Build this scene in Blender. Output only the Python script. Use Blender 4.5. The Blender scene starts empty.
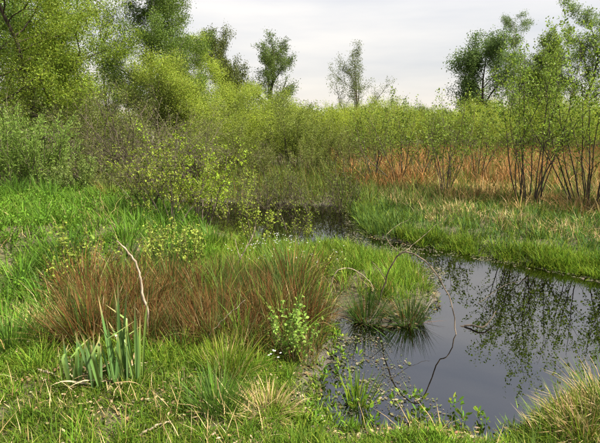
import bpy, math, random
import numpy as np
from mathutils import Vector, Matrix

# ------------------------------------------------------------------ camera, sky, sun, exposure
SC = bpy.context.scene
COL = SC.collection
R = math.radians
CAM_Z, PITCH, F = 1.85, R(12.7), 450.0
cd = bpy.data.cameras.new('camera')
cam = bpy.data.objects.new('camera', cd); COL.objects.link(cam)
cam.location = (0, 0, CAM_Z); cam.rotation_euler = (R(90) - PITCH, 0, 0)
cd.sensor_width = 36; cd.lens = 27.0; cd.clip_start = 0.05; cd.clip_end = 3000
SC.camera = cam

SUN_EL, SUN_AZ = R(56), R(108)            # azimuth clockwise from +Y (view direction)
world = bpy.data.worlds.new('World'); SC.world = world; world.use_nodes = True
nt = world.node_tree; nt.nodes.clear()
out = nt.nodes.new('ShaderNodeOutputWorld'); bg = nt.nodes.new('ShaderNodeBackground')
sky = nt.nodes.new('ShaderNodeTexSky'); sky.sky_type = 'NISHITA'; sky.sun_disc = False
sky.sun_elevation = SUN_EL; sky.sun_rotation = SUN_AZ; sky.air_density = 1.0; sky.dust_density = 2.0
tc = nt.nodes.new('ShaderNodeTexCoord'); mp = nt.nodes.new('ShaderNodeMapping')
mp.inputs['Scale'].default_value = (1.0, 1.0, 6.5); mp.inputs['Location'].default_value = (0.35, 0.2, 0.25)
nz = nt.nodes.new('ShaderNodeTexNoise'); nz.inputs['Scale'].default_value = 1.6; nz.inputs['Detail'].default_value = 5; nz.inputs['Roughness'].default_value = 0.5
ramp = nt.nodes.new('ShaderNodeValToRGB')
ramp.color_ramp.elements[0].position = 0.36; ramp.color_ramp.elements[0].color = (2.15, 2.19, 2.29, 1)
ramp.color_ramp.elements[1].position = 0.62; ramp.color_ramp.elements[1].color = (2.9, 2.8, 2.68, 1)
mx = nt.nodes.new('ShaderNodeMix'); mx.data_type = 'RGBA'
sxw = nt.nodes.new('ShaderNodeSeparateXYZ'); nt.links.new(tc.outputs['Generated'], sxw.inputs[0])
mx.inputs[0].default_value = 0.93
el = nt.nodes.new('ShaderNodeValToRGB')          # cloud veil: creamy and bright low down, a greyer lavender deck overhead
for k, (pos, c) in enumerate([(0.0, (1.06, 1.0, .92, 1)), (.14, (1.02, 1.0, .97, 1)), (.36, (1.12, 1.12, 1.14, 1)), (.60, (.50, .55, .68, 1))]):
    e_ = el.color_ramp.elements[k] if k < 2 else el.color_ramp.elements.new(pos)
    e_.position = pos; e_.color = c
nt.links.new(sxw.outputs[2], el.inputs[0])
ml = nt.nodes.new('ShaderNodeMix'); ml.data_type = 'RGBA'; ml.blend_type = 'MULTIPLY'; ml.inputs[0].default_value = 1.0
nt.links.new(ramp.outputs['Color'], ml.inputs[6]); nt.links.new(el.outputs['Color'], ml.inputs[7])
nt.links.new(tc.outputs['Generated'], mp.inputs['Vector']); nt.links.new(mp.outputs['Vector'], nz.inputs['Vector'])
nt.links.new(nz.outputs['Fac'], ramp.inputs['Fac'])
nt.links.new(sky.outputs['Color'], mx.inputs[6]); nt.links.new(ml.outputs[2], mx.inputs[7])
nt.links.new(mx.outputs[2], bg.inputs['Color']); bg.inputs['Strength'].default_value = 0.1
nt.links.new(bg.outputs['Background'], out.inputs['Surface'])

sd_ = bpy.data.lights.new('sun', 'SUN'); sun = bpy.data.objects.new('sun', sd_); COL.objects.link(sun)
sd_.energy = 4.3; sd_.angle = R(4); sd_.color = (1.0, 0.93, 0.80)
sv = Vector((math.sin(SUN_AZ)*math.cos(SUN_EL), math.cos(SUN_AZ)*math.cos(SUN_EL), math.sin(SUN_EL)))
sun.rotation_euler = sv.to_track_quat('Z', 'Y').to_euler()
SC.view_settings.view_transform = 'Standard'; SC.view_settings.look = 'None'
SC.view_settings.gamma = 1.0; SC.view_settings.use_curve_mapping = False
SC.view_settings.exposure = 1.78
SC.render.engine = 'CYCLES'; SC.cycles.use_denoising = True
SC.cycles.max_bounces = 8; SC.cycles.transparent_max_bounces = 12

rng = np.random.default_rng(11)
RND = random.Random(5)

# ------------------------------------------------------------------ helpers: materials
def new_mat(name):
    m = bpy.data.materials.new(name); m.use_nodes = True
    t = m.node_tree; t.nodes.clear()
    o = t.nodes.new('ShaderNodeOutputMaterial')
    return m, t, o
def leaf_mat(name, trans=0.35, rough=0.5, spec=0.35):
    m, t, o = new_mat(name)
    a = t.nodes.new('ShaderNodeAttribute'); a.attribute_name = 'col'
    oi = t.nodes.new('ShaderNodeObjectInfo')
    mr = t.nodes.new('ShaderNodeMapRange'); mr.inputs[3].default_value = 0.86; mr.inputs[4].default_value = 1.14
    t.links.new(oi.outputs['Random'], mr.inputs[0])
    hs = t.nodes.new('ShaderNodeHueSaturation')
    t.links.new(mr.outputs[0], hs.inputs['Value']); t.links.new(a.outputs['Color'], hs.inputs['Color'])
    p = t.nodes.new('ShaderNodeBsdfPrincipled'); p.inputs['Roughness'].default_value = rough
    p.inputs['Specular IOR Level'].default_value = spec
    tr = t.nodes.new('ShaderNodeBsdfTranslucent'); ms = t.nodes.new('ShaderNodeMixShader'); ms.inputs[0].default_value = trans
    t.links.new(hs.outputs[0], p.inputs['Base Color']); t.links.new(hs.outputs[0], tr.inputs['Color'])
    t.links.new(p.outputs[0], ms.inputs[1]); t.links.new(tr.outputs[0], ms.inputs[2]); t.links.new(ms.outputs[0], o.inputs[0])
    return m
def bark_mat(name, c1, c2, scale=18):
    m, t, o = new_mat(name)
    tc = t.nodes.new('ShaderNodeTexCoord'); mp = t.nodes.new('ShaderNodeMapping'); mp.inputs['Scale'].default_value = (1, 1, .3)
    n = t.nodes.new('ShaderNodeTexNoise'); n.inputs['Scale'].default_value = scale; n.inputs['Detail'].default_value = 6
    r = t.nodes.new('ShaderNodeValToRGB'); r.color_ramp.elements[0].position = .35; r.color_ramp.elements[1].position = .65
    r.color_ramp.elements[0].color = (*c1, 1); r.color_ramp.elements[1].color = (*c2, 1)
    p = t.nodes.new('ShaderNodeBsdfPrincipled'); p.inputs['Roughness'].default_value = .85; p.inputs['Specular IOR Level'].default_value = .2
    b = t.nodes.new('ShaderNodeBump'); b.inputs['Strength'].default_value = .4; b.inputs['Distance'].default_value = .01
    t.links.new(tc.outputs['Object'], mp.inputs[0]); t.links.new(mp.outputs[0], n.inputs[0]); t.links.new(n.outputs['Fac'], r.inputs[0])
    t.links.new(r.outputs[0], p.inputs['Base Color']); t.links.new(n.outputs['Fac'], b.inputs['Height']); t.links.new(b.outputs[0], p.inputs['Normal'])
    t.links.new(p.outputs[0], o.inputs[0])
    return m
M_LEAF = leaf_mat('spring_leaves', .45, .55, .2)
M_GRASS = leaf_mat('grass_blades', .35, .6, .12)
M_DRY = leaf_mat('dry_blades', .2, .8, .08)
M_IRIS = leaf_mat('iris_blades', .2, .4, .5)
M_BARK = bark_mat('bark_grey_brown', (.045, .036, .026), (.13, .105, .075))
M_BARKD = bark_mat('bark_dark', (.03, .024, .018), (.085, .066, .048))
M_TWIG = bark_mat('twig_reddish', (.07, .045, .03), (.17, .115, .075))
M_THICK = bark_mat('bark_pale_twigs', (.085, .068, .05), (.22, .18, .135))
M_BIRCH = bark_mat('bark_birch', (.1, .09, .075), (.45, .43, .38), 9)
M_DEAD = bark_mat('bleached_wood', (.15, .115, .075), (.40, .33, .24), 30)
M_WETWOOD = bark_mat('wet_branch', (.05, .038, .026), (.26, .2, .14), 14)

# ------------------------------------------------------------------ helpers: objects
def tag(o, label=None, cat=None, group=None, kind=None):
    if label: o['label'] = label
    if cat: o['category'] = cat
    if group: o['group'] = group
    if kind: o['kind'] = kind
    return o
def empty(name, loc):
    e = bpy.data.objects.new(name, None); COL.objects.link(e); e.location = loc; e.empty_display_size = .1
    return e
def link(name, me, mat, parent=None):
    o = bpy.data.objects.new(name, me); COL.objects.link(o)
    if mat and not me.materials: me.materials.append(mat)
    if parent: o.parent = parent
    return o
def copy_tree(o, parent=None):
    c = o.copy(); COL.objects.link(c); c.parent = parent
    for ch in o.children: copy_tree(ch, c)
    return c

class Geo:
    """collects numpy geometry: verts, quads, tris, per-vertex colour"""
    def __init__(s): s.v = []; s.q = []; s.t = []; s.c = []; s.n = 0
    def add(s, v, q=None, t=None, c=None):
        v = np.asarray(v, np.float32).reshape(-1, 3)
        s.v.append(v)
        if q is not None and len(q): s.q.append(np.asarray(q, np.int32) + s.n)
        if t is not None and len(t): s.t.append(np.asarray(t, np.int32) + s.n)
        if c is None: c = np.full((len(v), 3), .2, np.float32)
        s.c.append(np.asarray(c, np.float32)); s.n += len(v)
    def mesh(s, name, smooth=False):
        v = np.concatenate(s.v); c = np.concatenate(s.c)
        q = np.concatenate(s.q) if s.q else np.zeros((0, 4), np.int32)
        t = np.concatenate(s.t) if s.t else np.zeros((0, 3), np.int32)
        me = bpy.data.meshes.new(name)
        me.vertices.add(len(v)); me.vertices.foreach_set('co', v.ravel())
        nl = q.size + t.size
        me.loops.add(nl); me.loops.foreach_set('vertex_index', np.concatenate([q.ravel(), t.ravel()]).astype(np.int32))
        me.polygons.add(len(q) + len(t))
        me.polygons.foreach_set('loop_start', np.concatenate([np.arange(len(q))*4, q.size + np.arange(len(t))*3]).astype(np.int32))
        if smooth: me.polygons.foreach_set('use_smooth', np.ones(len(q)+len(t), bool))
        me.update(calc_edges=True)
        a = me.attributes.new('col', 'FLOAT_COLOR', 'POINT')
        a.data.foreach_set('color', np.concatenate([c, np.ones((len(c), 1), np.float32)], 1).ravel())
        return me

def vnoise(x, y, s, seed=0):
    x = np.asarray(x)/s + 1000; y = np.asarray(y)/s + 1000
    xi = np.floor(x).astype(np.int64); yi = np.floor(y).astype(np.int64); fx = x-xi; fy = y-yi
    fx = fx*fx*(3-2*fx); fy = fy*fy*(3-2*fy)
    def h(a, b):
        k = (a*374761393 + b*668265263 + seed*1442695041) & 0x7fffffff
        k = ((k ^ (k >> 13))*1274126177) & 0x7fffffff
        return ((k ^ (k >> 16)) & 0xffff)/65535.0
    return (h(xi, yi)*(1-fx)+h(xi+1, yi)*fx)*(1-fy)+(h(xi, yi+1)*(1-fx)+h(xi+1, yi+1)*fx)*fy
def sstep(a, b, x):
    t = np.clip((np.asarray(x)-a)/(b-a), 0, 1); return t*t*(3-2*t)

# ------------------------------------------------------------------ ground plan (metres; water level z = 0)
CP, SP = math.cos(PITCH), math.sin(PITCH)
def ray(u, v):
    xc = (u-300)/F; yc = -(v-221.5)/F
    return np.array([xc, CP+yc*SP, -SP+yc*CP])
def flat(u, v, z=0.0):
    d = ray(u, v); k = (z-CAM_Z)/d[2]; return np.array([d[0]*k, d[1]*k, z])
def xu(u, Y, z=1.0): return (u-300)/F*(Y*CP + (CAM_Z-z)*SP)
def zv(v, Y):
    d = ray(300, v); return CAM_Z + d[2]/d[1]*Y

# outline of the pool and the back channel as seen from the bank
SHORE = [(372,238),(400,243),(440,247),(500,257),(560,268),(640,284),(800,320),(900,440),(700,420),(640,398),(585,398),(552,412),(538,432),
         (505,440),(455,433),(412,422),(380,431),(340,433),(310,408),(315,368),(328,340),(338,316),(356,322),(384,326),(412,325),(432,312),(434,292),(420,268),
         (392,256),(362,249),(335,241),(300,246),(262,243),(222,234),(196,224),(165,214),(130,206),(125,199),(190,201),(250,203),(300,205),(338,206),(356,212),(366,224)]
POND = np.array([flat(u, v)[:2] for u, v in SHORE])
def sdist(x, y):
    """distance to the shore, positive on land"""
    x = np.asarray(x, float).ravel(); y = np.asarray(y, float).ravel()
    d = np.full(x.shape, 1e9); ins = np.zeros(x.shape, bool)
    for i in range(len(POND)):
        ax, ay = POND[i-1]; bx, by = POND[i]
        ex, ey = bx-ax, by-ay
        t = np.clip(((x-ax)*ex+(y-ay)*ey)/(ex*ex+ey*ey+1e-12), 0, 1)
        d = np.minimum(d, np.hypot(x-ax-t*ex, y-ay-t*ey))
        c = ((ay > y) != (by > y))
        with np.errstate(divide='ignore', invalid='ignore'):
            xx = (bx-ax)*(y-ay)/(by-ay)+ax
        ins ^= c & (x < xx)
    return np.where(ins, -d, d)
def inpoly(x, y, P):
    ins = np.zeros(np.shape(x), bool)
    for i in range(len(P)):
        ax, ay = P[i-1][:2]; bx, by = P[i][:2]
        c = ((ay > y) != (by > y))
        with np.errstate(divide='ignore', invalid='ignore'):
            xx = (bx-ax)*(y-ay)/(by-ay)+ax
        ins ^= c & (x < xx)
    return ins
def terrain(x, y, sd=None):
    x = np.asarray(x, float); y = np.asarray(y, float)
    if sd is None: sd = sdist(x, y).reshape(x.shape)
    n = vnoise(x, y, .5, 1)*.5+vnoise(x, y, .17, 2)*.25+vnoise(x, y, 1.6, 3)*.6
    sdn = sd + (vnoise(x, y, .35, 4)-.5)*.14
    land = .015 + .17*(1-np.exp(-np.maximum(sdn, 0)/.6)) + (n-.6)*.10*sstep(0, .8, sdn)
    # the lush bank at the left swells up
    land = land + .34*sstep(.0, 1.8, -x-.9)*sstep(4.0, 5.6, y)*(1-sstep(8.0, 10.5, y))*sstep(0, .8, sdn)
    # mud shelf in the near-left corner of the pool
    shelf = np.exp(-(((x-.5)/.62)**2+((y-3.15)/.95)**2))
    bed = -.03 - .5*(1-np.exp(-np.maximum(-sdn, 0)/.45))
    bed = bed*(1-.96*np.clip(shelf*1.35, 0, 1)) + (vnoise(x, y, .1, 6)-.55)*.035*shelf
    z = np.where(sdn > 0, land, bed*sstep(0, .05, -sdn) + .015*(1-sstep(0, .05, -sdn)))
    far = sstep(14, 40, np.hypot(x, y))
    return z*(1-far) + (.22+.15*(vnoise(x, y, 9, 8)-.5))*far
def gp(u, v):
    z = 0.1
    for _ in range(12):
        p = flat(u, v, z); z = .5*z+.5*float(terrain(np.array([p[0]]), np.array([p[1]]))[0])
    p = flat(u, v, z); p[2] = float(terrain(np.array([p[0]]), np.array([p[1]]))[0]); return p
def W(poly): return [gp(u, v)[:2] for u, v in poly]
def onz(x, y): return float(terrain(np.array([x]), np.array([y]))[0])

# ------------------------------------------------------------------ ground sheet and water
def axis(a, b, step, lo, hi, grow=1.18):
    c = list(np.arange(a, b, step)); s = step; x = c[-1]
    while x < hi: s *= grow; x += s; c.append(x)
    s = step; x = a; pre = []
    while x > lo: s *= grow; x -= s; pre.append(x)
    return np.array(pre[::-1]+c)
gx = axis(-4.5, 6.0, .062, -900, 900); gy = axis(1.6, 10.0, .062, -120, 1800)
X, Y = np.meshgrid(gx, gy)
Z = terrain(X, Y)
nx, ny = len(gx), len(gy)
idx = np.arange(nx*ny).reshape(ny, nx)
q = np.stack([idx[:-1, :-1], idx[:-1, 1:], idx[1:, 1:], idx[1:, :-1]], -1).reshape(-1, 4)
g = Geo(); g.add(np.stack([X, Y, Z], -1).reshape(-1, 3), q)
m, t, o = new_mat('marsh_soil')
tcn = t.nodes.new('ShaderNodeTexCoord')
n1 = t.nodes.new('ShaderNodeTexNoise'); n1.inputs['Scale'].default_value = 2.2; n1.inputs['Detail'].default_value = 8
n2 = t.nodes.new('ShaderNodeTexNoise'); n2.inputs['Scale'].default_value = 34; n2.inputs['Detail'].default_value = 5
r1 = t.nodes.new('ShaderNodeValToRGB'); e = r1.color_ramp.elements
e[0].position = .35; e[0].color = (.05, .04, .026, 1); e[1].position = .68; e[1].color = (.075, .09, .025, 1)
r2 = t.nodes.new('ShaderNodeValToRGB'); e = r2.color_ramp.elements
e[0].position = .45; e[0].color = (.035, .028, .018, 1); e[1].position = .7; e[1].color = (.2, .15, .085, 1)
mm = t.nodes.new('ShaderNodeMix'); mm.data_type = 'RGBA'; mm.inputs[0].default_value = .5
geo = t.nodes.new('ShaderNodeNewGeometry'); sx = t.nodes.new('ShaderNodeSeparateXYZ')
mr = t.nodes.new('ShaderNodeMapRange'); mr.inputs[1].default_value = -.05; mr.inputs[2].default_value = .035
mud = t.nodes.new('ShaderNodeValToRGB'); e = mud.color_ramp.elements
e[0].position = 0; e[0].color = (.012, .010, .008, 1); e[1].position = .75; e[1].color = (.07, .062, .048, 1)
mw = t.nodes.new('ShaderNodeMapRange'); mw.inputs[1].default_value = .015; mw.inputs[2].default_value = .06
m2 = t.nodes.new('ShaderNodeMix'); m2.data_type = 'RGBA'
p = t.nodes.new('ShaderNodeBsdfPrincipled'); p.inputs['Specular IOR Level'].default_value = .4
rr = t.nodes.new('ShaderNodeMapRange'); rr.inputs[1].default_value = .01; rr.inputs[2].default_value = .07; rr.inputs[3].default_value = .6; rr.inputs[4].default_value = .9
bp = t.nodes.new('ShaderNodeBump'); bp.inputs['Distance'].default_value = .02; bp.inputs['Strength'].default_value = .7
L = t.links.new
L(tcn.outputs['Object'], n1.inputs[0]); L(tcn.outputs['Object'], n2.inputs[0]); L(n1.outputs['Fac'], r1.inputs[0]); L(n2.outputs['Fac'], r2.inputs[0])
L(r1.outputs[0], mm.inputs[6]); L(r2.outputs[0], mm.inputs[7]); L(geo.outputs['Position'], sx.inputs[0]); L(sx.outputs[2], mr.inputs[0]); L(mr.outputs[0], mud.inputs[0])
L(sx.outputs[2], mw.inputs[0]); L(mw.outputs[0], m2.inputs[0]); L(mud.outputs[0], m2.inputs[6]); L(mm.outputs[2], m2.inputs[7])
L(m2.outputs[2], p.inputs['Base Color']); L(sx.outputs[2], rr.inputs[0]); L(rr.outputs[0], p.inputs['Roughness'])
L(n2.outputs['Fac'], bp.inputs['Height']); L(bp.outputs[0], p.inputs['Normal']); L(p.outputs[0], o.inputs[0])
tag(link('ground', g.mesh('ground', True), m), 'marshy soil and mud between pond and scrub', kind='structure')

m, t, o = new_mat('pond_water')
fr = t.nodes.new('ShaderNodeFresnel'); fr.inputs['IOR'].default_value = 3.6
tb = t.nodes.new('ShaderNodeBsdfTransparent'); tb.inputs['Color'].default_value = (.40, .37, .32, 1)
gl = t.nodes.new('ShaderNodeBsdfGlossy'); gl.inputs['Roughness'].default_value = .0
ms = t.nodes.new('ShaderNodeMixShader')
tcn = t.nodes.new('ShaderNodeTexCoord'); n1 = t.nodes.new('ShaderNodeTexNoise'); n1.inputs['Scale'].default_value = 4; n1.inputs['Detail'].default_value = 1
bp = t.nodes.new('ShaderNodeBump'); bp.inputs['Strength'].default_value = .02; bp.inputs['Distance'].default_value = .02
L = t.links.new
L(tcn.outputs['Object'], n1.inputs[0]); L(n1.outputs['Fac'], bp.inputs['Height']); L(bp.outputs[0], gl.inputs['Normal'])
L(fr.outputs[0], ms.inputs[0]); L(tb.outputs[0], ms.inputs[1]); L(gl.outputs[0], ms.inputs[2]); L(ms.outputs[0], o.inputs[0])
xa, ya = POND.min(0)-.3; xb, yb = POND.max(0)+.3
wx = np.linspace(xa, xb, 12); wy = np.linspace(ya, yb, 12); WX, WY = np.meshgrid(wx, wy); ii = np.arange(144).reshape(12, 12)
g = Geo(); g.add(np.stack([WX, WY, WX*0], -1), np.stack([ii[:-1, :-1], ii[:-1, 1:], ii[1:, 1:], ii[1:, :-1]], -1).reshape(-1, 4))
tag(link('water', g.mesh('water'), m), 'still dark pond water mirroring the shrubs', kind='structure')

# ------------------------------------------------------------------ generators: blades, leaves, branches
def palette(n, cols, jit=.22, weights=None):
    c = np.array(cols, np.float32)
    k = rng.choice(len(c), n, p=weights)
    a = c[k]; b = c[rng.integers(0, len(c), n)]
    f = rng.random((n, 1))*.35
    r = a*(1-f)+b*f
    return np.clip(r*(1+(rng.random((n, 1))-.5)*2*jit)*(1+(rng.random((n, 3))-.5)*.16), .004, .9).astype(np.float32)
def blades(g, P, Ls, Ws, lean, bend, cols, nseg=2, az=None, face=.9):
    n = len(P)
    if n == 0: return
    if az is None: az = rng.random(n)*2*np.pi
    dx, dy = np.cos(az), np.sin(az)
    wa = az+np.pi/2+(rng.random(n)-.5)*face*2
    wx, wy = np.cos(wa), np.sin(wa)
    V = np.zeros((n, 2*nseg+1, 3), np.float32)
    p = np.array(P, float).copy()
    for k in range(nseg+1):
        tt = k/nseg
        w = Ws*.5*(1.0 if k == 0 else (1-tt**2*.75))
        if k < nseg:
            V[:, 2*k] = p + np.stack([wx*w, wy*w, wx*0], 1); V[:, 2*k+1] = p - np.stack([wx*w, wy*w, wx*0], 1)
            th = lean + bend*(tt+.5/nseg)
            s = Ls/nseg
            p = p + np.stack([dx*np.sin(th)*s, dy*np.sin(th)*s, np.cos(th)*s], 1)
        else: V[:, 2*nseg] = p
    base = (np.arange(n)*(2*nseg+1))[:, None]
    qs = [base+np.array([2*k, 2*k+1, 2*k+3, 2*k+2]) for k in range(nseg-1)]
    ts = base+np.array([2*nseg-2, 2*nseg-1, 2*nseg])
    g.add(V.reshape(-1, 3), np.concatenate(qs) if qs else None, ts, np.repeat(cols, 2*nseg+1, 0))
def unit(v): return v/(np.linalg.norm(v, axis=-1, keepdims=True)+1e-9)
def leaves(g, P, Ls, Ws, cols, D=None, up=.35, fine=False, tri=False):
    n = len(P)
    if D is None: D = unit(rng.normal(size=(n, 3))+np.array([0, 0, up]))
    N = unit(rng.normal(size=(n, 3))+np.array([0, 0, .3]))
    S = unit(np.cross(D, N)); N = np.cross(S, D)
    Ls = Ls[:, None]; Ws = Ws[:, None]
    if tri:
        V = np.stack([P-S*Ws*.42, P+S*Ws*.42+D*Ls*.15, P+D*Ls], 1)
        b = (np.arange(n)*3)[:, None]
        g.add(V.reshape(-1, 3), None, b+np.arange(3), np.repeat(cols, 3, 0))
    elif not fine:
        V = np.stack([P, P+D*Ls*.5+S*Ws*.5+N*Ws*.18, P+D*Ls, P+D*Ls*.5-S*Ws*.5+N*Ws*.18], 1)
        b = (np.arange(n)*4)[:, None]
        g.add(V.reshape(-1, 3), b+np.arange(4), None, np.repeat(cols, 4, 0))
    else:
        V = np.stack([P, P+D*Ls*.3+S*Ws*.45+N*Ws*.15, P+D*Ls*.7+S*Ws*.4+N*Ws*.1, P+D*Ls-N*Ws*.15, P+D*Ls*.7-S*Ws*.4+N*Ws*.1, P+D*Ls*.3-S*Ws*.45+N*Ws*.15], 1)
        b = (np.arange(n)*6)[:, None]
        g.add(V.reshape(-1, 3), np.concatenate([b+np.array([0, 1, 2, 3]), b+np.array([0, 3, 4, 5])]), None, np.repeat(cols, 6, 0))
def tubes(g, paths, sides=5, col=(.1, .08, .06)):
    """paths: list of (pts, radii); grouped by length and swept in numpy"""
    by = {}
    for p, r in paths: by.setdefault(len(p), []).append((p, r))
    for n, lst in by.items():
        P = np.array([[tuple(x) for x in p] for p, _ in lst], float); Rr = np.array([r for _, r in lst], float)
        T = np.gradient(P, axis=1); T = unit(T)
        ref = np.where(np.abs(T[:, :1, 2:3]) > .8, np.array([1., 0, 0]), np.array([0, 0, 1.]))
        A = unit(np.cross(T, np.broadcast_to(ref, T.shape))); B = np.cross(T, A)
        an = np.arange(sides)*2*np.pi/sides
        V = P[:, :, None]+Rr[:, :, None, None]*(A[:, :, None]*np.cos(an)[None, None, :, None]+B[:, :, None]*np.sin(an)[None, None, :, None])
        m_ = len(lst); I = np.arange(m_*n*sides).reshape(m_, n, sides)
        J = np.roll(I, -1, 2)
        q = np.stack([I[:, :-1], J[:, :-1], J[:, 1:], I[:, 1:]], -1).reshape(-1, 4)
        g.add(V.reshape(-1, 3), q)
def rv(rnd): return Vector((rnd.gauss(0, 1), rnd.gauss(0, 1), rnd.gauss(0, 1)))
def grow(rnd, base, d, Ln, r, lev, S, acc):
    s = S[lev]; seg = s['seg']; pts = [base.copy()]; rad = [r]; dirs = [d.copy()]
    p = base.copy(); d = d.normalized()
    for i in range(seg):
        d = d + rv(rnd)*s['wob']; d.z += s['up']; d.normalize()
        p = p + d*(Ln/seg); pts.append(p.copy()); dirs.append(d.copy()); rad.append(r*(1-(1-s.get('tip', .25))*(i+1)/seg))
    acc.append((lev, pts, rad))
    if lev+1 < len(S):
        c = S[lev+1]; k = c['kids']
        for j in range(k):
            t = c['start']+(1-c['start'])*(j+rnd.random())/k
            f = t*seg; i = min(int(f), seg-1); q = pts[i].lerp(pts[i+1], f-i); dd = dirs[i+1]
            ax = dd.cross(rv(rnd)).normalized()
            a = R(rnd.uniform(*c['ang']))
            cdv = Matrix.Rotation(a, 3, ax) @ dd
            ln = Ln*c['ratio']*rnd.uniform(.65, 1.25)*(1-c.get('shrink', .5)*(t-c['start'])/(1-c['start']+1e-6))
            grow(rnd, q, cdv, ln, max((rad[i]*(1-(f-i))+rad[i+1]*(f-i))*c.get('rr', .55), .0015), lev+1, S, acc)
def twig_points(acc, levels, n, spread):
    segs = [(pts[i], pts[i+1]) for lev, pts, rad in acc if lev in levels for i in range(len(pts)-1)]
    A = np.array([tuple(a) for a, b in segs]); B = np.array([tuple(b) for a, b in segs])
    w = np.linalg.norm(B-A, axis=1); k = rng.choice(len(A), n, p=w/w.sum()); f = rng.random((n, 1))
    return A[k]*(1-f)+B[k]*f + rng.normal(size=(n, 3))*spread, unit(B[k]-A[k])

SPEC = {
 'birch': [dict(seg=10, wob=.05, up=.05, tip=.12), dict(kids=30, start=.14, ratio=.30, ang=(35, 65), seg=6, wob=.12, up=.03, rr=.4, shrink=.72),
           dict(kids=7, start=.2, ratio=.42, ang=(25, 60), seg=5, wob=.14, up=-.13, rr=.5), dict(kids=3, start=.2, ratio=.5, ang=(20, 50), seg=2, wob=.14, up=-.3, rr=.6)],
 'round': [dict(seg=8, wob=.08, up=.04, tip=.15), dict(kids=22, start=.12, ratio=.40, ang=(35, 75), seg=7, wob=.14, up=.07, rr=.5, shrink=.45),
           dict(kids=8, start=.2, ratio=.42, ang=(25, 60), seg=5, wob=.16, up=.04, rr=.5), dict(kids=4, start=.15, ratio=.45, ang=(25, 60), seg=2, wob=.2, up=0, rr=.6)],
 'vase': [dict(seg=7, wob=.08, up=.04, tip=.12), dict(kids=14, start=.16, ratio=.58, ang=(18, 46), seg=7, wob=.13, up=.06, rr=.55, shrink=.62),
          dict(kids=9, start=.22, ratio=.40, ang=(22, 55), seg=5, wob=.15, up=.03, rr=.5, shrink=.4), dict(kids=4, start=.15, ratio=.45, ang=(25, 60), seg=2, wob=.2, up=0, rr=.6)],
 'open': [dict(seg=8, wob=.07, up=.05, tip=.2), dict(kids=12, start=.28, ratio=.45, ang=(25, 50), seg=7, wob=.12, up=.08, rr=.5, shrink=.45),
          dict(kids=7, start=.25, ratio=.38, ang=(25, 55), seg=5, wob=.15, up=.05, rr=.5), dict(kids=4, start=.2, ratio=.45, ang=(20, 50), seg=4, wob=.15, up=.03, rr=.6)],
 'shrub': [dict(seg=8, wob=.09, up=.05, tip=.2), dict(kids=9, start=.22, ratio=.34, ang=(20, 50), seg=5, wob=.12, up=.06, rr=.5, shrink=.5),
           dict(kids=4, start=.2, ratio=.45, ang=(20, 50), seg=3, wob=.15, up=.04, rr=.6)],
 'twiggy': [dict(seg=8, wob=.14, up=.015, tip=.2), dict(kids=12, start=.15, ratio=.40, ang=(25, 65), seg=6, wob=.18, up=.02, rr=.5, shrink=.4),
            dict(kids=6, start=.15, ratio=.48, ang=(25, 65), seg=3, wob=.24, up=0, rr=.6)],
 'wand': [dict(seg=7, wob=.05, up=.05, tip=.25), dict(kids=7, start=.2, ratio=.32, ang=(15, 35), seg=4, wob=.06, up=.08, rr=.5, shrink=.4)],
}
def plant(name, label, cat, loc, spec, h, cols, n_leaf, leaf=(.05, .032), stems=1, lean=(0, 5), r0=None, spread=.05, bark=None, group=None,
          seed=0, leaf_lv=None, fine=False, jit=.22, sep=False, foot=.1, D_along=False, wood='trunk', leafname='crown', wide=1.0, zmin=None, tri=False):
    rnd = random.Random(seed*7919+3)
    root = empty(name, loc); tag(root, label, cat, group)
    S = SPEC[spec]; r0 = r0 or h*.014
    allacc = []; g = Geo()
    for k in range(stems):
        acc = []
        a = 2*math.pi*(k+rnd.random()*.8)/stems; l = R(rnd.uniform(*lean))
        d = Vector((math.cos(a)*math.sin(l), math.sin(a)*math.sin(l), math.cos(l)))
        b = Vector((math.cos(a)*foot*rnd.random(), math.sin(a)*foot*rnd.random(), -.05)) if stems > 1 else Vector((0, 0, -.06))
        hk = h*(rnd.uniform(.68, 1.0) if stems > 1 else .95)
        grow(rnd, b, d, hk, r0*(rnd.uniform(.6, 1) if stems > 1 else 1), 0, S, acc)
        if wide != 1.0:
            for lv_, pts_, rd_ in acc:
                for v_ in pts_: v_.x *= wide; v_.y *= wide
        allacc += acc
        gg = Geo() if sep else g
        tubes(gg, [(p, r) for lv, p, r in acc if lv == 0], 7)
        if sep:
            so = link(wood, gg.mesh(wood, True), bark or M_BARK, root); gg = Geo()
        tubes(gg, [(p, r) for lv, p, r in acc if lv == 1], 4)
        tubes(gg, [(p, r) for lv, p, r in acc if lv > 1], 3)
        if sep: link('branches', gg.mesh('branches', True), bark or M_BARK, so)
    if not sep: link(wood, g.mesh(wood, True), bark or M_BARK, root)
    lv = leaf_lv or [len(S)-1, len(S)-2]
    P, D = twig_points(allacc, lv, n_leaf, spread)
    if zmin is not None:
        k = P[:, 2] > zmin + rng.normal(size=len(P))*.12*h; P, D = P[k], D[k]
    n = len(P)
    s = rng.uniform(.6, 1.25, n)
    c = palette(n, cols, jit)
    # clumps of fresher and duller leaves
    cl = vnoise(P[:, 0]+P[:, 2]*.7, P[:, 1]+P[:, 2]*.6, h*.09, seed+5)[:, None]
    c = c*(.78+.44*cl)
    Dd = unit(D*1.1+rng.normal(size=(n, 3))*.7) if D_along else None
    g2 = Geo(); leaves(g2, P, leaf[0]*s, leaf[1]*s, c, D=Dd, fine=fine, tri=tri)
    link(leafname, g2.mesh(leafname), M_LEAF, root)
    return root

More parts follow.
